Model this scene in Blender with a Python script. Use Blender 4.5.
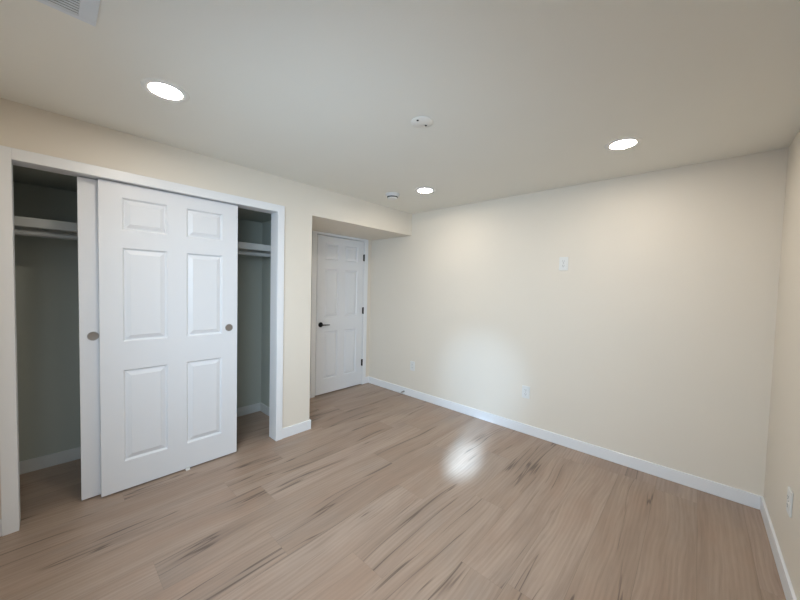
import bpy, bmesh, math
from mathutils import Matrix, Vector

for o in list(bpy.data.objects):
    bpy.data.objects.remove(o, do_unlink=True)
S = bpy.context.scene
COL = S.collection

# ------------------------------------------------------------------ dimensions (metres)
W, L, H = 3.108, 3.445, 2.341          # room width (x), length (y from -L to 0), ceiling height
SOF = 2.064                            # dropped ceiling over alcove and closet
YA = -1.4515                           # end of closet wall at the alcove
YR, YL = -1.7995, -3.285               # closet opening, right and left
HEAD = 2.03                            # closet opening height
CW = 0.061                             # casing width
XD = -0.752                            # room door face
XB = -0.778                            # closet back wall
BH, BT = 0.0916, 0.013                 # baseboard

# ------------------------------------------------------------------ camera
cd = bpy.data.cameras.new('camera')
cam = bpy.data.objects.new('camera', cd)
COL.objects.link(cam)
yaw, pitch, roll = 0.742446, -0.039449, 0.0251275
fw = Vector((-math.sin(yaw) * math.cos(pitch), math.cos(yaw) * math.cos(pitch), math.sin(pitch)))
rt = Vector((math.cos(yaw), math.sin(yaw), 0))
up = rt.cross(fw)
r2 = rt * math.cos(roll) + up * math.sin(roll)
u2 = -rt * math.sin(roll) + up * math.cos(roll)
M3 = Matrix((r2, u2, -fw)).transposed()
cam.matrix_world = Matrix.Translation((2.72975, -3.1634, 1.40297)) @ M3.to_4x4()
cd.sensor_fit = 'HORIZONTAL'
cd.sensor_width = 36.0
cd.lens = 323.923 / 800 * 36.0
cd.clip_start = 0.02
S.camera = cam

# ------------------------------------------------------------------ light and exposure
S.view_settings.view_transform = 'Standard'
S.view_settings.look = 'None'
S.view_settings.gamma = 1
S.view_settings.use_curve_mapping = False
S.view_settings.exposure = 0.28
world = bpy.data.worlds.new('world')
S.world = world
world.use_nodes = True
bg = world.node_tree.nodes['Background']
bg.inputs[0].default_value = (0.55, 0.72, 1.0, 1)
bg.inputs[1].default_value = 1.0

LAMP = 101.0                           # radiance of the recessed lamps
WIN_POWER = 27.0
BEAM_POWER = 2300.0

def light(name, kind, loc, aim, power, color):
    d = bpy.data.lights.new(name, kind)
    d.energy = power
    d.color = color
    o = bpy.data.objects.new(name, d)
    COL.objects.link(o)
    o.location = loc
    o.rotation_euler = (Vector(aim) - Vector(loc)).to_track_quat('-Z', 'Y').to_euler()
    return o

WX0, WX1, WZ0, WZ1 = 1.30, 2.70, 1.20, 2.05     # assumed, unseen window in the back wall, behind the photographer
wl = light('window_daylight', 'AREA', ((WX0 + WX1) / 2, -L + 0.01, (WZ0 + WZ1) / 2),
           ((WX0 + WX1) / 2 - 1.15, -L + 2.0, (WZ0 + WZ1) / 2 - 0.9), WIN_POWER, (0.66, 0.83, 1.0))
wl.data.shape = 'RECTANGLE'
wl.data.size, wl.data.size_y = WX1 - WX0 - 0.12, WZ1 - WZ0 - 0.12
wl.data.spread = math.radians(118)  # area light added for the assumed window, turned down and to the left
# narrow spotlights added to make the floor glare and the wall glow
bl = light('glow_spot', 'SPOT', (2.30, -L + 0.03, 1.32), (1.37, -0.86, 0.0), BEAM_POWER, (0.42, 0.69, 1.0))
bl.data.spot_size = math.radians(6.5)
bl.data.spot_blend = 1.0
bl.data.shadow_soft_size = 0.06
b2 = light('glow_spot', 'SPOT', (1.75, -L + 0.03, 1.75), (1.03, 0.0, 0.40), BEAM_POWER * 0.058, (0.46, 0.70, 1.0))
b2.data.spot_size = math.radians(21)
b2.data.spot_blend = 1.0
b2.data.shadow_soft_size = 0.06
b3 = light('glow_spot', 'SPOT', (2.26, -L + 0.03, 1.32), (1.24, -0.46, 0.0), BEAM_POWER * 0.38, (0.42, 0.69, 1.0))
b3.data.spot_size = math.radians(6.5)
b3.data.spot_blend = 1.0
b3.data.shadow_soft_size = 0.06

# ------------------------------------------------------------------ materials
def new_mat(name):
    m = bpy.data.materials.new(name)
    m.use_nodes = True
    nt = m.node_tree
    return m, nt, nt.nodes['Principled BSDF']

def mat(name, col, rough=0.5, metal=0.0, spec=0.5, bump=0.0, bscale=200.0, var=0.0):
    m, nt, b = new_mat(name)
    b.inputs['Base Color'].default_value = (*col, 1)
    b.inputs['Roughness'].default_value = rough
    b.inputs['Metallic'].default_value = metal
    b.inputs['Specular IOR Level'].default_value = spec
    tc = nt.nodes.new('ShaderNodeTexCoord')
    if bump:
        n = nt.nodes.new('ShaderNodeTexNoise')
        n.inputs['Scale'].default_value = bscale
        n.inputs['Detail'].default_value = 3
        nt.links.new(tc.outputs['Object'], n.inputs['Vector'])
        bp = nt.nodes.new('ShaderNodeBump')
        bp.inputs['Strength'].default_value = bump
        bp.inputs['Distance'].default_value = 0.002
        nt.links.new(n.outputs['Fac'], bp.inputs['Height'])
        nt.links.new(bp.outputs['Normal'], b.inputs['Normal'])
    if var:
        n2 = nt.nodes.new('ShaderNodeTexNoise')
        n2.inputs['Scale'].default_value = 3.0
        nt.links.new(tc.outputs['Object'], n2.inputs['Vector'])
        mx = nt.nodes.new('ShaderNodeMix')
        mx.data_type = 'RGBA'
        mx.inputs[6].default_value = (*[c * (1 - var) for c in col], 1)
        mx.inputs[7].default_value = (*[min(1, c * (1 + var)) for c in col], 1)
        nt.links.new(n2.outputs['Fac'], mx.inputs[0])
        nt.links.new(mx.outputs[2], b.inputs['Base Color'])
    return m

M_WALL = mat('wall_paint', (0.780, 0.724, 0.638), 0.55, spec=0.35, bump=0.12, bscale=260, var=0.01)
M_CEIL = mat('ceiling_paint', (0.84, 0.83, 0.775), 0.8, spec=0.2, bump=0.15, bscale=180, var=0.01)
M_TRIM = mat('trim_paint', (0.83, 0.845, 0.87), 0.35, spec=0.5)
M_DOOR = mat('door_paint', (0.77, 0.785, 0.815), 0.4, spec=0.5, bump=0.05, bscale=120)
M_CLOSET = mat('closet_paint_dimmed', (0.43, 0.46, 0.415), 0.6, spec=0.3, bump=0.1, bscale=260)  # grey-green wall colour, darkened to hold the closet's shade
M_SHELF = mat('closet_white_dimmed', (0.60, 0.62, 0.61), 0.4)  # shelf white darkened, the closet's shade is in its colour
M_ROD = mat('rod_metal', (0.50, 0.52, 0.52), 0.5, metal=0.15)
M_NICKEL = mat('brushed_nickel', (0.36, 0.35, 0.34), 0.42, metal=0.6, bump=0.05, bscale=500)
M_PULLIN = mat('pull_recess', (0.27, 0.235, 0.205), 0.5, metal=0.3)
M_BLACK = mat('dark_bronze', (0.008, 0.008, 0.009), 0.6, spec=0.25)
M_PLATE = mat('plate_plastic', (0.77, 0.775, 0.76), 0.4)
M_SLOT = mat('slot_dark', (0.03, 0.03, 0.03), 0.6)
M_VENT = mat('vent_enamel', (0.72, 0.76, 0.80), 0.4)
M_DUCT = mat('duct_dark', (0.05, 0.055, 0.06), 0.7)
M_LIGHTTRIM = mat('light_trim', (0.86, 0.855, 0.82), 0.45)
M_RUBBER = mat('white_rubber', (0.75, 0.75, 0.73), 0.6)
M_DETECT = mat('detector_plastic', (0.66, 0.67, 0.68), 0.4)

m, nt, b = new_mat('lamp_lens')
b.inputs['Base Color'].default_value = (0.9, 0.9, 0.9, 1)
b.inputs['Emission Color'].default_value = (1.0, 0.90, 0.775, 1)
b.inputs['Emission Strength'].default_value = LAMP
M_LENS = m
m, nt, b = new_mat('window_glass')
t = nt.nodes.new('ShaderNodeBsdfTransparent')
t.inputs[0].default_value = (0.92, 0.96, 0.97, 1)
nt.links.new(t.outputs[0], nt.nodes['Material Output'].inputs[0])
M_GLASS = m

def floor_material():
    m, nt, b = new_mat('oak_plank_floor')
    N, Lk = nt.nodes, nt.links
    def put(sock, v):
        if isinstance(v, (int, float)):
            sock.default_value = v
        else:
            Lk.new(v, sock)
    def mth(op, a, c=0.0, d=None):
        n = N.new('ShaderNodeMath')
        n.operation = op
        put(n.inputs[0], a)
        put(n.inputs[1], c)
        if d is not None:
            put(n.inputs[2], d)
        return n.outputs[0]
    def xyz(a, c, d=0.0):
        n = N.new('ShaderNodeCombineXYZ')
        put(n.inputs[0], a); put(n.inputs[1], c); put(n.inputs[2], d)
        return n.outputs[0]
    def noise(v, scale, det=4.0, rough=0.5, dist=0.0):
        n = N.new('ShaderNodeTexNoise')
        Lk.new(v, n.inputs['Vector'])
        n.inputs['Scale'].default_value = scale
        n.inputs['Detail'].default_value = det
        n.inputs['Roughness'].default_value = rough
        n.inputs['Distortion'].default_value = dist
        return n.outputs['Fac']
    def ramp(v, lo, hi):
        n = N.new('ShaderNodeMapRange')
        put(n.inputs[0], v)
        n.inputs[1].default_value, n.inputs[2].default_value = lo, hi
        n.interpolation_type = 'SMOOTHSTEP'
        return n.outputs[0]
    def mix(f, a, c):
        n = N.new('ShaderNodeMix')
        n.data_type = 'RGBA'
        put(n.inputs[0], f)
        for i, v in ((6, a), (7, c)):
            if isinstance(v, tuple):
                n.inputs[i].default_value = (*v, 1)
            else:
                Lk.new(v, n.inputs[i])
        return n.outputs[2]
    tc = N.new('ShaderNodeTexCoord')
    sp = N.new('ShaderNodeSeparateXYZ')
    Lk.new(tc.outputs['Object'], sp.inputs[0])
    x, y = sp.outputs[0], sp.outputs[1]
    PWID, PLEN = 0.2233, 1.5
    X = mth('DIVIDE', mth('ADD', x, 20 * PWID - 2.79), PWID)
    row = mth('FLOOR', X)
    fx = mth('FRACT', X)
    wn = N.new('ShaderNodeTexWhiteNoise')
    wn.noise_dimensions = '1D'
    Lk.new(row, wn.inputs['W'])
    Y = mth('ADD', mth('DIVIDE', y, PLEN), mth('MULTIPLY', wn.outputs['Value'], 5.0))
    colm = mth('FLOOR', Y)
    fy = mth('FRACT', Y)
    wn2 = N.new('ShaderNodeTexWhiteNoise')
    wn2.noise_dimensions = '3D'
    Lk.new(xyz(row, colm, 3.7), wn2.inputs['Vector'])
    rnd = wn2.outputs['Value']
    rs = N.new('ShaderNodeSeparateColor')
    Lk.new(wn2.outputs['Color'], rs.inputs[0])
    r_b = rs.outputs[1]
    # a slow sideways wander makes the grain run in long curves
    ox = mth('MULTIPLY', rnd, 37.0)
    oy = mth('MULTIPLY', r_b, 53.0)
    wander = noise(xyz(mth('ADD', mth('MULTIPLY', x, 1.5), ox), mth('ADD', mth('MULTIPLY', y, 1.1), oy), ox), 1.0, 1.0)
    gx = mth('ADD', x, mth('MULTIPLY', mth('SUBTRACT', wander, 0.5), 0.11))
    broad = noise(xyz(mth('ADD', mth('MULTIPLY', gx, 7.0), ox), mth('ADD', mth('MULTIPLY', y, 0.9), oy), ox), 1.0, 4.0, 0.55)
    fine = noise(xyz(mth('ADD', mth('MULTIPLY', gx, 60.0), ox), mth('ADD', mth('MULTIPLY', y, 2.0), oy), ox), 1.0, 5.0, 0.7)
    ln = noise(xyz(mth('ADD', mth('MULTIPLY', gx, 9.0), oy), mth('ADD', mth('MULTIPLY', y, 0.30), ox), oy), 1.0, 3.0, 0.5)
    patch = noise(xyz(mth('ADD', mth('MULTIPLY', gx, 4.5), oy), mth('ADD', mth('MULTIPLY', y, 1.3), oy), ox), 1.0, 2.0)
    dist = mth('ABSOLUTE', mth('SUBTRACT', ln, 0.5))
    vein = mth('MULTIPLY', mth('SUBTRACT', 1.0, ramp(dist, 0.001, 0.012)), ramp(patch, 0.47, 0.57))
    smear = mth('MULTIPLY', mth('SUBTRACT', 1.0, ramp(dist, 0.0, 0.08)), ramp(patch, 0.50, 0.66))
    ripple = N.new('ShaderNodeTexWave')
    ripple.bands_direction = 'X'
    ripple.inputs['Scale'].default_value = 1.0
    ripple.inputs['Distortion'].default_value = 5.0
    ripple.inputs['Detail'].default_value = 3.0
    Lk.new(xyz(mth('ADD', mth('MULTIPLY', gx, 14.0), ox), mth('ADD', mth('MULTIPLY', y, 2.2), oy), ox), ripple.inputs['Vector'])
    base = mix(rnd, (0.352, 0.255, 0.190), (0.396, 0.295, 0.230))
    base = mix(mth('MULTIPLY', ramp(broad, 0.38, 0.72), 0.45), base, (0.285, 0.200, 0.150))
    base = mix(mth('MULTIPLY', ramp(broad, 0.62, 0.3), 0.3), base, (0.49, 0.385, 0.31))
    blotch = noise(xyz(mth('ADD', mth('MULTIPLY', gx, 3.0), oy), mth('ADD', mth('MULTIPLY', y, 1.4), ox), rnd), 1.0, 4.0, 0.6)
    base = mix(mth('MULTIPLY', ramp(blotch, 0.48, 0.68), 0.45), base, (0.375, 0.245, 0.175))
    base = mix(mth('MULTIPLY', ramp(blotch, 0.48, 0.30), 0.40), base, (0.335, 0.275, 0.232))
    base = mix(mth('MULTIPLY', ripple.outputs['Fac'], 0.20), base, (0.22, 0.155, 0.115))
    base = mix(mth('MULTIPLY', ramp(fine, 0.45, 0.72), 0.45), base, (0.21, 0.150, 0.115))
    base = mix(mth('MULTIPLY', smear, 0.40), base, (0.165, 0.118, 0.092))
    base = mix(mth('MULTIPLY', vein, 0.78), base, (0.095, 0.064, 0.048))
    ex = mth('MINIMUM', fx, mth('SUBTRACT', 1.0, fx))
    ey = mth('MINIMUM', fy, mth('SUBTRACT', 1.0, fy))
    seam = mth('MAXIMUM', mth('LESS_THAN', ex, 0.0045), mth('MULTIPLY', mth('LESS_THAN', ey, 0.0007), 0.6))
    base = mix(mth('MULTIPLY', seam, 0.40), base, (0.10, 0.072, 0.055))
    Lk.new(base, b.inputs['Base Color'])
    put(b.inputs['Roughness'], mth('ADD', 0.30, mth('MULTIPLY', fine, 0.16)))
    b.inputs['Specular IOR Level'].default_value = 0.5
    bp = N.new('ShaderNodeBump')
    bp.inputs['Strength'].default_value = 0.25
    bp.inputs['Distance'].default_value = 0.0015
    hgt = mth('SUBTRACT', mth('SUBTRACT', fine, mth('MULTIPLY', vein, 0.8)), mth('MULTIPLY', seam, 1.0))
    Lk.new(hgt, bp.inputs['Height'])
    Lk.new(bp.outputs['Normal'], b.inputs['Normal'])
    return m
M_FLOOR = floor_material()

# ------------------------------------------------------------------ mesh helpers
def add_box(bm, x0, x1, y0, y1, z0, z1, bev=0.0, seg=1):
    geo = bmesh.ops.create_cube(bm, size=1.0)
    vs = geo['verts']
    for v in vs:
        v.co = Vector(((x0 + x1) / 2 + v.co.x * (x1 - x0), (y0 + y1) / 2 + v.co.y * (y1 - y0), (z0 + z1) / 2 + v.co.z * (z1 - z0)))
    if bev:
        es = list({e for v in vs for e in v.link_edges})
        bmesh.ops.bevel(bm, geom=es, offset=bev, segments=seg, profile=0.5, affect='EDGES')

def add_lathe(bm, prof, mtx, n=40):
    """prof: (radius, height) pairs turned round the local z axis."""
    rings = []
    for r, h in prof:
        if r < 1e-6:
            rings.append([bm.verts.new(mtx @ Vector((0, 0, h)))])
        else:
            rings.append([bm.verts.new(mtx @ Vector((r * math.cos(2 * math.pi * k / n), r * math.sin(2 * math.pi * k / n), h))) for k in range(n)])
    for a, c in zip(rings, rings[1:]):
        for k in range(n):
            k2 = (k + 1) % n
            if len(a) == 1 and len(c) == 1:
                continue
            if len(a) == 1:
                bm.faces.new((a[0], c[k], c[k2]))
            elif len(c) == 1:
                bm.faces.new((a[k], a[k2], c[0]))
            else:
                bm.faces.new((a[k], a[k2], c[k2], c[k]))

def obj(name, bm, material, parent=None, smooth=False, loc=None):
    bmesh.ops.recalc_face_normals(bm, faces=bm.faces)
    me = bpy.data.meshes.new(name)
    bm.to_mesh(me)
    bm.free()
    if smooth:
        for p in me.polygons:
            p.use_smooth = True
        me.set_sharp_from_angle(angle=math.radians(35))
    me.materials.append(material)
    o = bpy.data.objects.new(name, me)
    COL.objects.link(o)
    if parent:
        o.parent = parent
    if loc:
        o.location = loc
    return o

def boxes(name, lst, material, parent=None, bev=0.0, seg=1):
    bm = bmesh.new()
    for q in lst:
        add_box(bm, *q, bev=bev, seg=seg)
    return obj(name, bm, material, parent)

def struct(o):
    o['kind'] = 'structure'
    return o

def tag(o, label, cat, group=None):
    o['label'] = label
    o['category'] = cat
    if group:
        o['group'] = group
    return o

def thing(name, label, cat, loc, rot=(0, 0, 0), group=None):
    o = bpy.data.objects.new(name, None)
    o.empty_display_size = 0.1
    COL.objects.link(o)
    o.location = loc
    o.rotation_euler = rot
    return tag(o, label, cat, group)

def dup(root, loc, rot, label):
    r = root.copy()
    COL.objects.link(r)
    r.location = loc
    r.rotation_euler = rot
    r['label'] = label
    for ch in list(root.children):
        c = ch.copy()
        COL.objects.link(c)
        c.parent = r
        for g in list(ch.children):
            d = g.copy()
            COL.objects.link(d)
            d.parent = c
    return r

I4 = Matrix.Identity(4)

# ------------------------------------------------------------------ room shell
struct(boxes('floor', [(-0.93, W + 0.1, -L - 0.1, 0.1, -0.1, 0.0)], M_FLOOR))
struct(boxes('ceiling', [(-0.93, W + 0.1, -L - 0.1, 0.1, H, H + 0.1)], M_CEIL))
struct(boxes('wall_far', [(-0.93, W, 0, 0.1, 0, H)], M_WALL))
struct(boxes('wall_right', [(W, W + 0.1, -L - 0.1, 0.1, 0, H)], M_WALL))
struct(boxes('wall_back', [(-0.93, WX0, -L - 0.1, -L, 0, H), (WX1, W, -L - 0.1, -L, 0, H),
                           (WX0, WX1, -L - 0.1, -L, 0, WZ0), (WX0, WX1, -L - 0.1, -L, WZ1, H)], M_WALL))
# closet wall with its opening, the header and the soffit that runs on over the alcove
bm = bmesh.new()
JT = 0.018
add_box(bm, -0.114, 0, -L, YL - JT, 0, H)
add_box(bm, -0.114, 0, YR + JT, YA, 0, H)
add_box(bm, -0.114, 0, YL - JT, YR + JT, HEAD + JT, H)
add_box(bm, -0.80, 0, YA, 0, SOF, H)
struct(obj('wall_left', bm, M_WALL))
# closet inside
struct(boxes('wall_closet', [(XB - 0.1, XB, -L, YA, 0, SOF), (XB, -0.114, -1.577, YA, 0, SOF)], M_CLOSET))
struct(boxes('ceiling_closet', [(XB - 0.1, -0.114, -L, YA, SOF + 0.004, SOF + 0.08)], M_CLOSET))
# wall round the room door at the end of the alcove (its back closes the recess)
DY0, DY1, DZ1 = -0.899, -0.1435, 2.027
RO = 0.022
XA = -0.760
struct(boxes('wall_alcove', [(-0.874, XA, YA, DY0 - RO, 0, SOF), (-0.874, XA, DY1 + RO, 0, 0, SOF),
                             (-0.874, XA, DY0 - RO, DY1 + RO, DZ1 + 0.024, SOF), (-0.93, -0.874, YA, 0, 0, SOF)], M_WALL))
# the short return of the closet block that faces the alcove is painted like the room
struct(boxes('wall_return', [(XA, -0.114, YA, YA + 0.004, 0, SOF)], M_WALL))

# closet casing and jambs
def casing(name, pieces, material=M_TRIM):
    return struct(boxes(name, pieces, material, bev=0.0015))
CT = 0.018
casing('trim_1', [(0.0005, CT, YR, YR + CW, 0, HEAD + CW), (0.0005, CT, YL - CW, YL, 0, HEAD + CW), (0.0005, CT, YL, YR, HEAD, HEAD + CW)])
casing('trim_2', [(-0.1135, 0.0003, YR, YR + JT - 0.0004, 0, HEAD), (-0.1135, 0.0003, YL - JT + 0.0004, YL, 0, HEAD),
                  (-0.1135, 0.0003, YL - JT + 0.0004, YR + JT - 0.0004, HEAD, HEAD + JT - 0.0004)])
# room door frame: casing in front, jamb in the opening, stop behind the door
g = 0.0035
bm = bmesh.new()
for y0, y1 in ((DY1 + 0.010, -0.068), (-0.975, DY0 - 0.010)):
    add_box(bm, XA + 0.0004, XA + 0.015, y0, y1, 0, SOF - 0.0006, bev=0.0015)
add_box(bm, XA + 0.0004, XA + 0.015, DY0 - 0.010, DY1 + 0.010, DZ1 + 0.009, SOF - 0.0006, bev=0.0015)
struct(obj('trim_3', bm, M_TRIM))
bm = bmesh.new()
add_box(bm, -0.873, XA + 0.0004, DY1 + g, DY1 + RO - 0.0004, 0, DZ1 + 0.0235)
add_box(bm, -0.873, XA + 0.0004, DY0 - RO + 0.0004, DY0 - g, 0, DZ1 + 0.0235)
add_box(bm, -0.873, XA + 0.0004, DY0 - g, DY1 + g, DZ1 + 0.0075, DZ1 + 0.0235)
struct(obj('trim_4', bm, M_TRIM))

# baseboards
def baseboard(name, pieces, material=M_TRIM):
    return struct(boxes(name, pieces, material, bev=0.002))
e = 0.0005
baseboard('baseboard_far', [(XA + BT, W - BT, -BT, -e, 0, BH)])
baseboard('baseboard_right', [(W - BT, W - e, -L + BT, -e, 0, BH)])
baseboard('baseboard_left', [(e, BT, YR + CW, YA + BT, 0, BH), (XA + BT, e, YA + 0.0045, YA + BT, 0, BH), (e, BT, -L + e, YL - CW, 0, BH)])
baseboard('baseboard_alcove', [(XA + e, XA + BT, -0.068, -e, 0, BH), (XA + e, XA + BT, YA + 0.0045, -0.975, 0, BH)])
baseboard('baseboard_back', [(BT, W - BT, -L + e, -L + BT, 0, BH)])
baseboard('baseboard_closet', [(XB + e, XB + BT, -L + e, -1.577 - e, 0, BH), (XB + BT, -0.115, -1.590, -1.577 - e, 0, BH)], M_SHELF)  # takes the darkened shelf colour in place of shade

# assumed window outside the frame
def window(name, f, a0, a1, z0, z1):
    """f maps (along, outward depth, z) ranges to a box."""
    mid = (a0 + a1) / 2
    o = struct(boxes(name, [f(a0, a0 + 0.05, z0, z1, 0.02, 0.09), f(a1 - 0.05, a1, z0, z1, 0.02, 0.09),
                            f(a0 + 0.05, a1 - 0.05, z0, z0 + 0.05, 0.02, 0.09), f(a0 + 0.05, a1 - 0.05, z1 - 0.05, z1, 0.02, 0.09),
                            f(mid - 0.02, mid + 0.02, z0 + 0.05, z1 - 0.05, 0.03, 0.08)], M_TRIM))
    for p0, p1 in ((a0 + 0.05, mid - 0.02), (mid + 0.02, a1 - 0.05)):
        boxes('glass_pane', [f(p0, p1, z0 + 0.05, z1 - 0.05, 0.052, 0.058)], M_GLASS, o)
window('window_1', lambda a, c, z0, z1, d0, d1: (a, c, -L - d1, -L - d0, z0, z1), WX0, WX1, WZ0, WZ1)

# ------------------------------------------------------------------ six-panel doors
def panel_door(bm, width, z0, z1, thick, panels, depth=0.013):
    """Moulded slab: face at local x = 0 looking to +x, y from 0 to width. panels: (y0, y1, z0, z1)."""
    ys = sorted({0.0, width, *[p[0] for p in panels], *[p[1] for p in panels]})
    zs = sorted({z0, z1, *[p[2] for p in panels], *[p[3] for p in panels]})
    cache = {}
    def V(x, y, z):
        k = (round(x, 5), round(y, 5), round(z, 5))
        if k not in cache:
            cache[k] = bm.verts.new((x, y, z))
        return cache[k]
    def ring(p, inset, x):
        y0, y1, a, c = p
        return [V(x, y0 + inset, a + inset), V(x, y1 - inset, a + inset), V(x, y1 - inset, c - inset), V(x, y0 + inset, c - inset)]
    prof = [(0.0, 0.0), (0.004, -0.0035), (0.010, -depth), (0.015, -depth), (0.042, -0.0008), (0.0435, -0.0012)]
    for i in range(len(ys) - 1):
        for j in range(len(zs) - 1):
            y0, y1, a, c = ys[i], ys[i + 1], zs[j], zs[j + 1]
            hit = [p for p in panels if p[0] <= y0 + 1e-6 and p[1] >= y1 - 1e-6 and p[2] <= a + 1e-6 and p[3] >= c - 1e-6]
            if not hit:
                bm.faces.new((V(0, y0, a), V(0, y1, a), V(0, y1, c), V(0, y0, c)))
    for p in panels:
        rs = [ring(p, ins, x) for ins, x in prof]
        for r0, r1 in zip(rs, rs[1:]):
            for k in range(4):
                k2 = (k + 1) % 4
                bm.faces.new((r0[k], r0[k2], r1[k2], r1[k]))
        bm.faces.new(rs[-1])
    # edges and back
    B = [bm.verts.new((-thick, y, z)) for y, z in ((0, z0), (width, z0), (width, z1), (0, z1))]
    bot = [V(0, y, z0) for y in ys]
    top = [V(0, y, z1) for y in ys]
    lef = [V(0, 0, z) for z in zs]
    rig = [V(0, width, z) for z in zs]
    bm.faces.new(bot + [B[1], B[0]])
    bm.faces.new(top + [B[2], B[3]])
    bm.faces.new(lef + [B[3], B[0]])
    bm.faces.new(rig + [B[2], B[1]])
    bm.faces.new(B)

def six(width, st, mid, rows):
    pw = (width - 2 * st - mid) / 2
    return [(y, y + pw, a, c) for a, c in rows for y in (st, st + pw + mid)]

ROWS = [(0.200, 0.813), (1.001, 1.614), (1.729, 1.935)]

def sliding_door(y0, x, label, pull_y):
    t = thing('sliding_closet_door', label, 'door', (x, y0, 0), group='sliding closet doors')
    bm = bmesh.new()
    panel_door(bm, 0.825, 0.010, 2.024, 0.035, six(0.825, 0.112, 0.115, ROWS))
    obj('door_panel', bm, M_DOOR, t)
    bm = bmesh.new()
    mt = Matrix.Translation((0, pull_y - y0, 1.046)) @ Matrix.Rotation(math.radians(90), 4, 'Y')
    add_lathe(bm, [(0.0245, 0.0006), (0.0245, 0.002), (0.028, 0.0022), (0.0285, 0.0012), (0.0285, 0.0003)], mt, 36)
    p = obj('finger_pull', bm, M_NICKEL, t, smooth=True)
    bm = bmesh.new()
    add_lathe(bm, [(0.0, 0.0004), (0.020, 0.0006), (0.0246, 0.0017)], mt, 36)
    obj('recess', bm, M_PULLIN, p, smooth=True)
    return t

sliding_door(-2.9444, -0.0226, 'white six-panel sliding closet door in front, overlapping the other one', -2.182)
sliding_door(-3.0330, -0.0680, 'rear white sliding closet door, only a narrow strip showing left of the front one', -2.971)

# room door (structure) with lever and hinges
bm = bmesh.new()
dw = DY1 - DY0
panel_door(bm, dw, 0.012, DZ1, 0.035, six(dw, 0.110, 0.105, ROWS))
door = struct(obj('door_1', bm, M_DOOR, loc=(XD, DY0, 0)))
RY = Matrix.Rotation(math.radians(90), 4, 'Y')
bm = bmesh.new()
add_lathe(bm, [(0, 0.0005), (0.032, 0.0005), (0.032, 0.006), (0.029, 0.010), (0.014, 0.012), (0.011, 0.016), (0.011, 0.045), (0.0, 0.047)],
          Matrix.Translation((0, 0.060, 0.905)) @ RY, 32)
h = obj('door_handle', bm, M_BLACK, door, smooth=True)
bm = bmesh.new()
add_box(bm, 0.036, 0.050, 0.046, 0.178, 0.896, 0.914, bev=0.005, seg=3)
for v in bm.verts:
    k = max(0, min(1, (v.co.y - 0.07) / 0.10))
    v.co.z = 0.905 + (v.co.z - 0.905) * (1 - 0.45 * k) - 0.006 * k * k
    v.co.x = 0.043 + (v.co.x - 0.043) * (1 - 0.3 * k) - 0.008 * k * k
obj('lever', bm, M_BLACK, h, smooth=True)
for z in (1.802, 1.060, 0.320):
    bm = bmesh.new()
    add_lathe(bm, [(0, -0.050), (0.004, -0.048), (0.0085, -0.045), (0.0085, 0.045), (0.004, 0.048), (0, 0.050)],
              Matrix.Translation((0.0065, dw + 0.002, z)), 16)
    add_box(bm, 0.0004, 0.002, dw - 0.014, dw + 0.0005, z - 0.045, z + 0.045)
    obj('hinge', bm, M_BLACK, door, smooth=True)

# ------------------------------------------------------------------ closet fittings
sh = thing('closet_shelf', 'white shelf across the closet, above the hanging rod', 'shelf', (0, 0, 0))
boxes('shelf_board', [(XB + 0.001, -0.412, -L + 0.002, -1.579, 1.764, 1.783)], M_SHELF, sh, bev=0.001)
boxes('front_edge', [(-0.412, -0.393, -L + 0.002, -1.579, 1.724, 1.784)], M_SHELF, sh, bev=0.002)
boxes('cleat', [(XB + 0.001, XB + 0.019, -L + 0.002, -1.579, 1.700, 1.7635)], M_SHELF, sh, bev=0.002)
boxes('cleat', [(XB + 0.0195, -0.413, -1.597, -1.579, 1.722, 1.7635)], M_SHELF, sh, bev=0.002)
rd = thing('closet_rod', 'round metal hanging rod under the closet shelf', 'rod', (-0.440, 0, 1.688))
bm = bmesh.new()
add_lathe(bm, [(0, -1.606), (0.0185, -1.606), (0.0185, -3.443), (0, -3.443)], Matrix.Rotation(math.radians(-90), 4, 'X'), 24)
obj('pole', bm, M_ROD, rd, smooth=True)
bm = bmesh.new()
add_lathe(bm, [(0, -1.5975), (0.028, -1.5975), (0.028, -1.602), (0.021, -1.604), (0.021, -1.606), (0, -1.606)], Matrix.Rotation(math.radians(-90), 4, 'X'), 24)
obj('rod_socket', bm, M_PLATE, rd, smooth=True)
gd = tag(boxes('door_guide', [(-0.107, -0.006, -2.482, -2.455, 0.0, 0.004), (-0.0205, -0.014, -2.482, -2.455, 0.004, 0.024),
                              (-0.0655, -0.060, -2.482, -2.455, 0.004, 0.024)], M_PLATE, bev=0.001),
         'small white plastic floor guide under the bottom of the sliding doors', 'door guide')

# ------------------------------------------------------------------ ceiling fittings
def downlight(loc, label):
    t = thing('recessed_downlight', label, 'ceiling light', loc, group='recessed ceiling lights')
    bm = bmesh.new()
    add_lathe(bm, [(0.069, -0.001), (0.069, -0.004), (0.076, -0.006), (0.094, -0.005), (0.099, -0.002), (0.099, -0.0003)], I4, 48)
    obj('trim_ring', bm, M_LIGHTTRIM, t, smooth=True)
    bm = bmesh.new()
    add_lathe(bm, [(0.0685, -0.0012), (0.0685, -0.003), (0.0, -0.0032)], I4, 48)
    obj('lens', bm, M_LENS, t)
    return t
d0 = downlight((0.755, -2.757, H), 'lit recessed ceiling light above the closet doors')
dup(d0, (2.340, -0.695, H), (0, 0, 0), 'lit recessed ceiling light by the right end of the far wall')
dup(d0, (0.752, -0.690, H), (0, 0, 0), 'lit recessed ceiling light beside the smoke detector')
dup(d0, (2.340, -2.757, H), (0, 0, 0), 'lit recessed ceiling light near the window corner, outside the photo')

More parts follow.
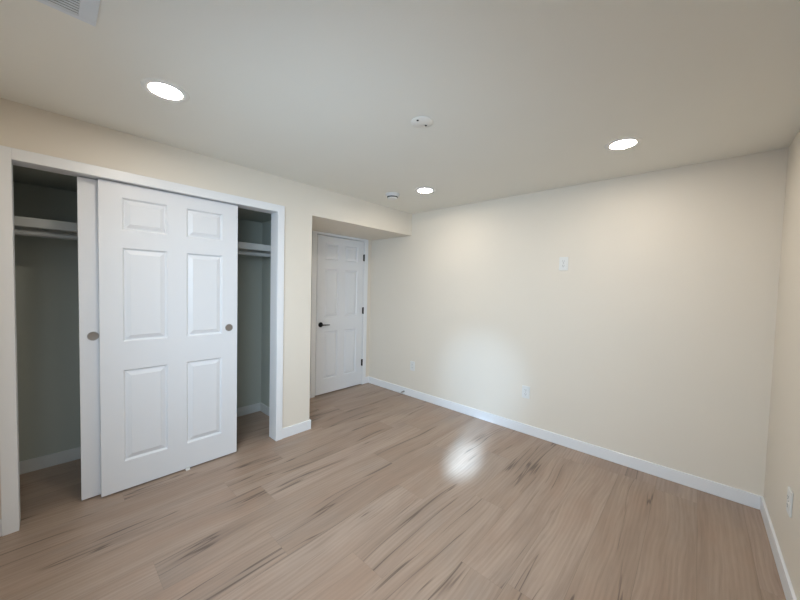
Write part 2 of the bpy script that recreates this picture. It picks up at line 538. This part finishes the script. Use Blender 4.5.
cv = thing('ceiling_cover_plate', 'round white blank cover plate in the middle of the ceiling', 'cover plate', (1.536, -1.717, H))
bm = bmesh.new()
add_lathe(bm, [(0.061, -0.0003), (0.062, -0.003), (0.058, -0.005), (0.0, -0.006)], I4, 48)
obj('disc', bm, M_LIGHTTRIM, cv, smooth=True)
for dy in (-0.037, 0.037):
    bm = bmesh.new()
    add_lathe(bm, [(0.0065, -0.0045), (0.0065, -0.0075), (0.0, -0.0085)], Matrix.Translation((0, dy, 0)), 16)
    obj('screw', bm, M_SLOT, cv)

sd = thing('smoke_detector', 'round smoke detector on the ceiling over the alcove corner', 'smoke detector', (0.413, -0.790, H))
bm = bmesh.new()
add_lathe(bm, [(0.0, -0.0003), (0.071, -0.0003), (0.072, -0.012), (0.066, -0.017), (0.060, -0.018), (0.058, -0.027), (0.044, -0.0275), (0.0, -0.0275)], I4, 48)
obj('base', bm, M_DETECT, sd, smooth=True)
bm = bmesh.new()
add_lathe(bm, [(0.0, -0.0276), (0.0545, -0.0276), (0.0535, -0.039), (0.0, -0.039)], I4, 48)
obj('slot_ring', bm, M_SLOT, sd, smooth=True)
bm = bmesh.new()
add_lathe(bm, [(0.0, -0.0391), (0.051, -0.0391), (0.051, -0.042), (0.047, -0.047), (0.036, -0.050), (0.0, -0.051)], I4, 48)
obj('cap', bm, M_PLATE, sd, smooth=True)

vt = thing('ceiling_vent', 'white louvred air vent in the ceiling above the closet', 'vent', (0, 0, H))
vx0, vx1, vy0, vy1 = 1.047, 1.36, -3.31, -3.031
lx0, lx1, ly0, ly1 = 1.068, 1.339, -3.263, -3.078
boxes('frame', [(vx0, lx0, vy0, vy1, -0.006, -0.0003), (lx1, vx1, vy0, vy1, -0.006, -0.0003),
                (lx0, lx1, vy0, ly0, -0.006, -0.0003), (lx0, lx1, ly1, vy1, -0.006, -0.0003)], M_VENT, vt, bev=0.0015)
boxes('duct_opening', [(lx0, lx1, ly0, ly1, -0.0012, -0.0003)], M_DUCT, vt)
bm = bmesh.new()
nl = 18
for k in range(nl):
    x = lx0 + (k + 0.5) * (lx1 - lx0) / nl
    b2 = bmesh.new()
    add_box(b2, -0.0043, 0.0043, ly0, ly1, -0.0006, 0.0006)
    b2.transform(Matrix.Translation((x, 0, -0.0056)) @ Matrix.Rotation(math.radians(-8), 4, 'Y'))
    me = bpy.data.meshes.new('tmp')
    b2.to_mesh(me)
    b2.free()
    bm.from_mesh(me)
    bpy.data.meshes.remove(me)
obj('louvers', bm, M_VENT, vt)

# ------------------------------------------------------------------ wall fittings
def outlet(loc, rotz, label):
    """Local frame: plate lies in the xz plane, looks to -y."""
    t = thing('wall_outlet', label, 'outlet', loc, (0, 0, rotz), 'white wall outlets')
    boxes('cover_plate', [(-0.037, 0.037, -0.0090, -0.0006, -0.0600, 0.0600)], M_PLATE, t, bev=0.0025, seg=2)
    for s in (-1, 1):
        cz = s * 0.0205
        r = boxes('receptacle', [(-0.0170, 0.0170, -0.0110, -0.0080, cz - 0.0142, cz + 0.0142)], M_PLATE, t, bev=0.0016, seg=2)
        boxes('slot', [(-0.0078, -0.0056, -0.0115, -0.0104, cz - 0.001, cz + 0.0085), (0.0056, 0.0078, -0.0115, -0.0104, cz - 0.001, cz + 0.0075),
                       (-0.0024, 0.0024, -0.0115, -0.0104, cz - 0.0095, cz - 0.005)], M_SLOT, r)
    bm = bmesh.new()
    add_lathe(bm, [(0.0033, 0.0085), (0.0033, 0.0098), (0.0, 0.0102)], Matrix.Rotation(math.radians(90), 4, 'X'), 12)
    obj('screw', bm, M_NICKEL, t)
    return t
o0 = outlet((1.534, 0, 0.408), 0, 'white outlet low on the far wall, below the pale glow')
dup(o0, (0.078, 0, 0.397), (0, 0, 0), 'white outlet low on the far wall near the alcove corner')
dup(o0, (1.826, 0, 1.652), (0, 0, 0), 'white outlet plate mounted high on the far wall')
dup(o0, (W, -0.742, 0.412), (0, 0, math.radians(-90)), 'white outlet on the right-hand wall seen nearly edge-on')

ds = thing('door_stop', 'small spring door stop on the far baseboard near the alcove', 'door stop', (-0.049, -BT, 0.040))
RX = Matrix.Rotation(math.radians(90), 4, 'X')
bm = bmesh.new()
add_lathe(bm, [(0, 0.0), (0.011, 0.0), (0.011, 0.003), (0.006, 0.006), (0, 0.006)], RX, 20)
obj('base', bm, M_NICKEL, ds, smooth=True)
bm = bmesh.new()
turns, n, tube = 11, 16, 6
prev = None
for k in range(turns * n + 1):
    a = 2 * math.pi * k / n
    f = k / (turns * n)
    R = 0.0065 - 0.0015 * f
    c = Vector((R * math.cos(a), -0.005 - 0.056 * f, R * math.sin(a)))
    rad = Vector((math.cos(a), 0, math.sin(a)))
    ring = [bm.verts.new(c + rad * 0.0014 * math.cos(2 * math.pi * q / tube) + Vector((0, 0.0014 * math.sin(2 * math.pi * q / tube), 0))) for q in range(tube)]
    if prev:
        for q in range(tube):
            bm.faces.new((prev[q], prev[(q + 1) % tube], ring[(q + 1) % tube], ring[q]))
    prev = ring
obj('spring', bm, M_NICKEL, ds, smooth=True)
bm = bmesh.new()
add_lathe(bm, [(0, 0.060), (0.0075, 0.060), (0.0085, 0.064), (0.0085, 0.072), (0.006, 0.075), (0, 0.0755)], RX, 20)
obj('rubber_tip', bm, M_RUBBER, ds, smooth=True)
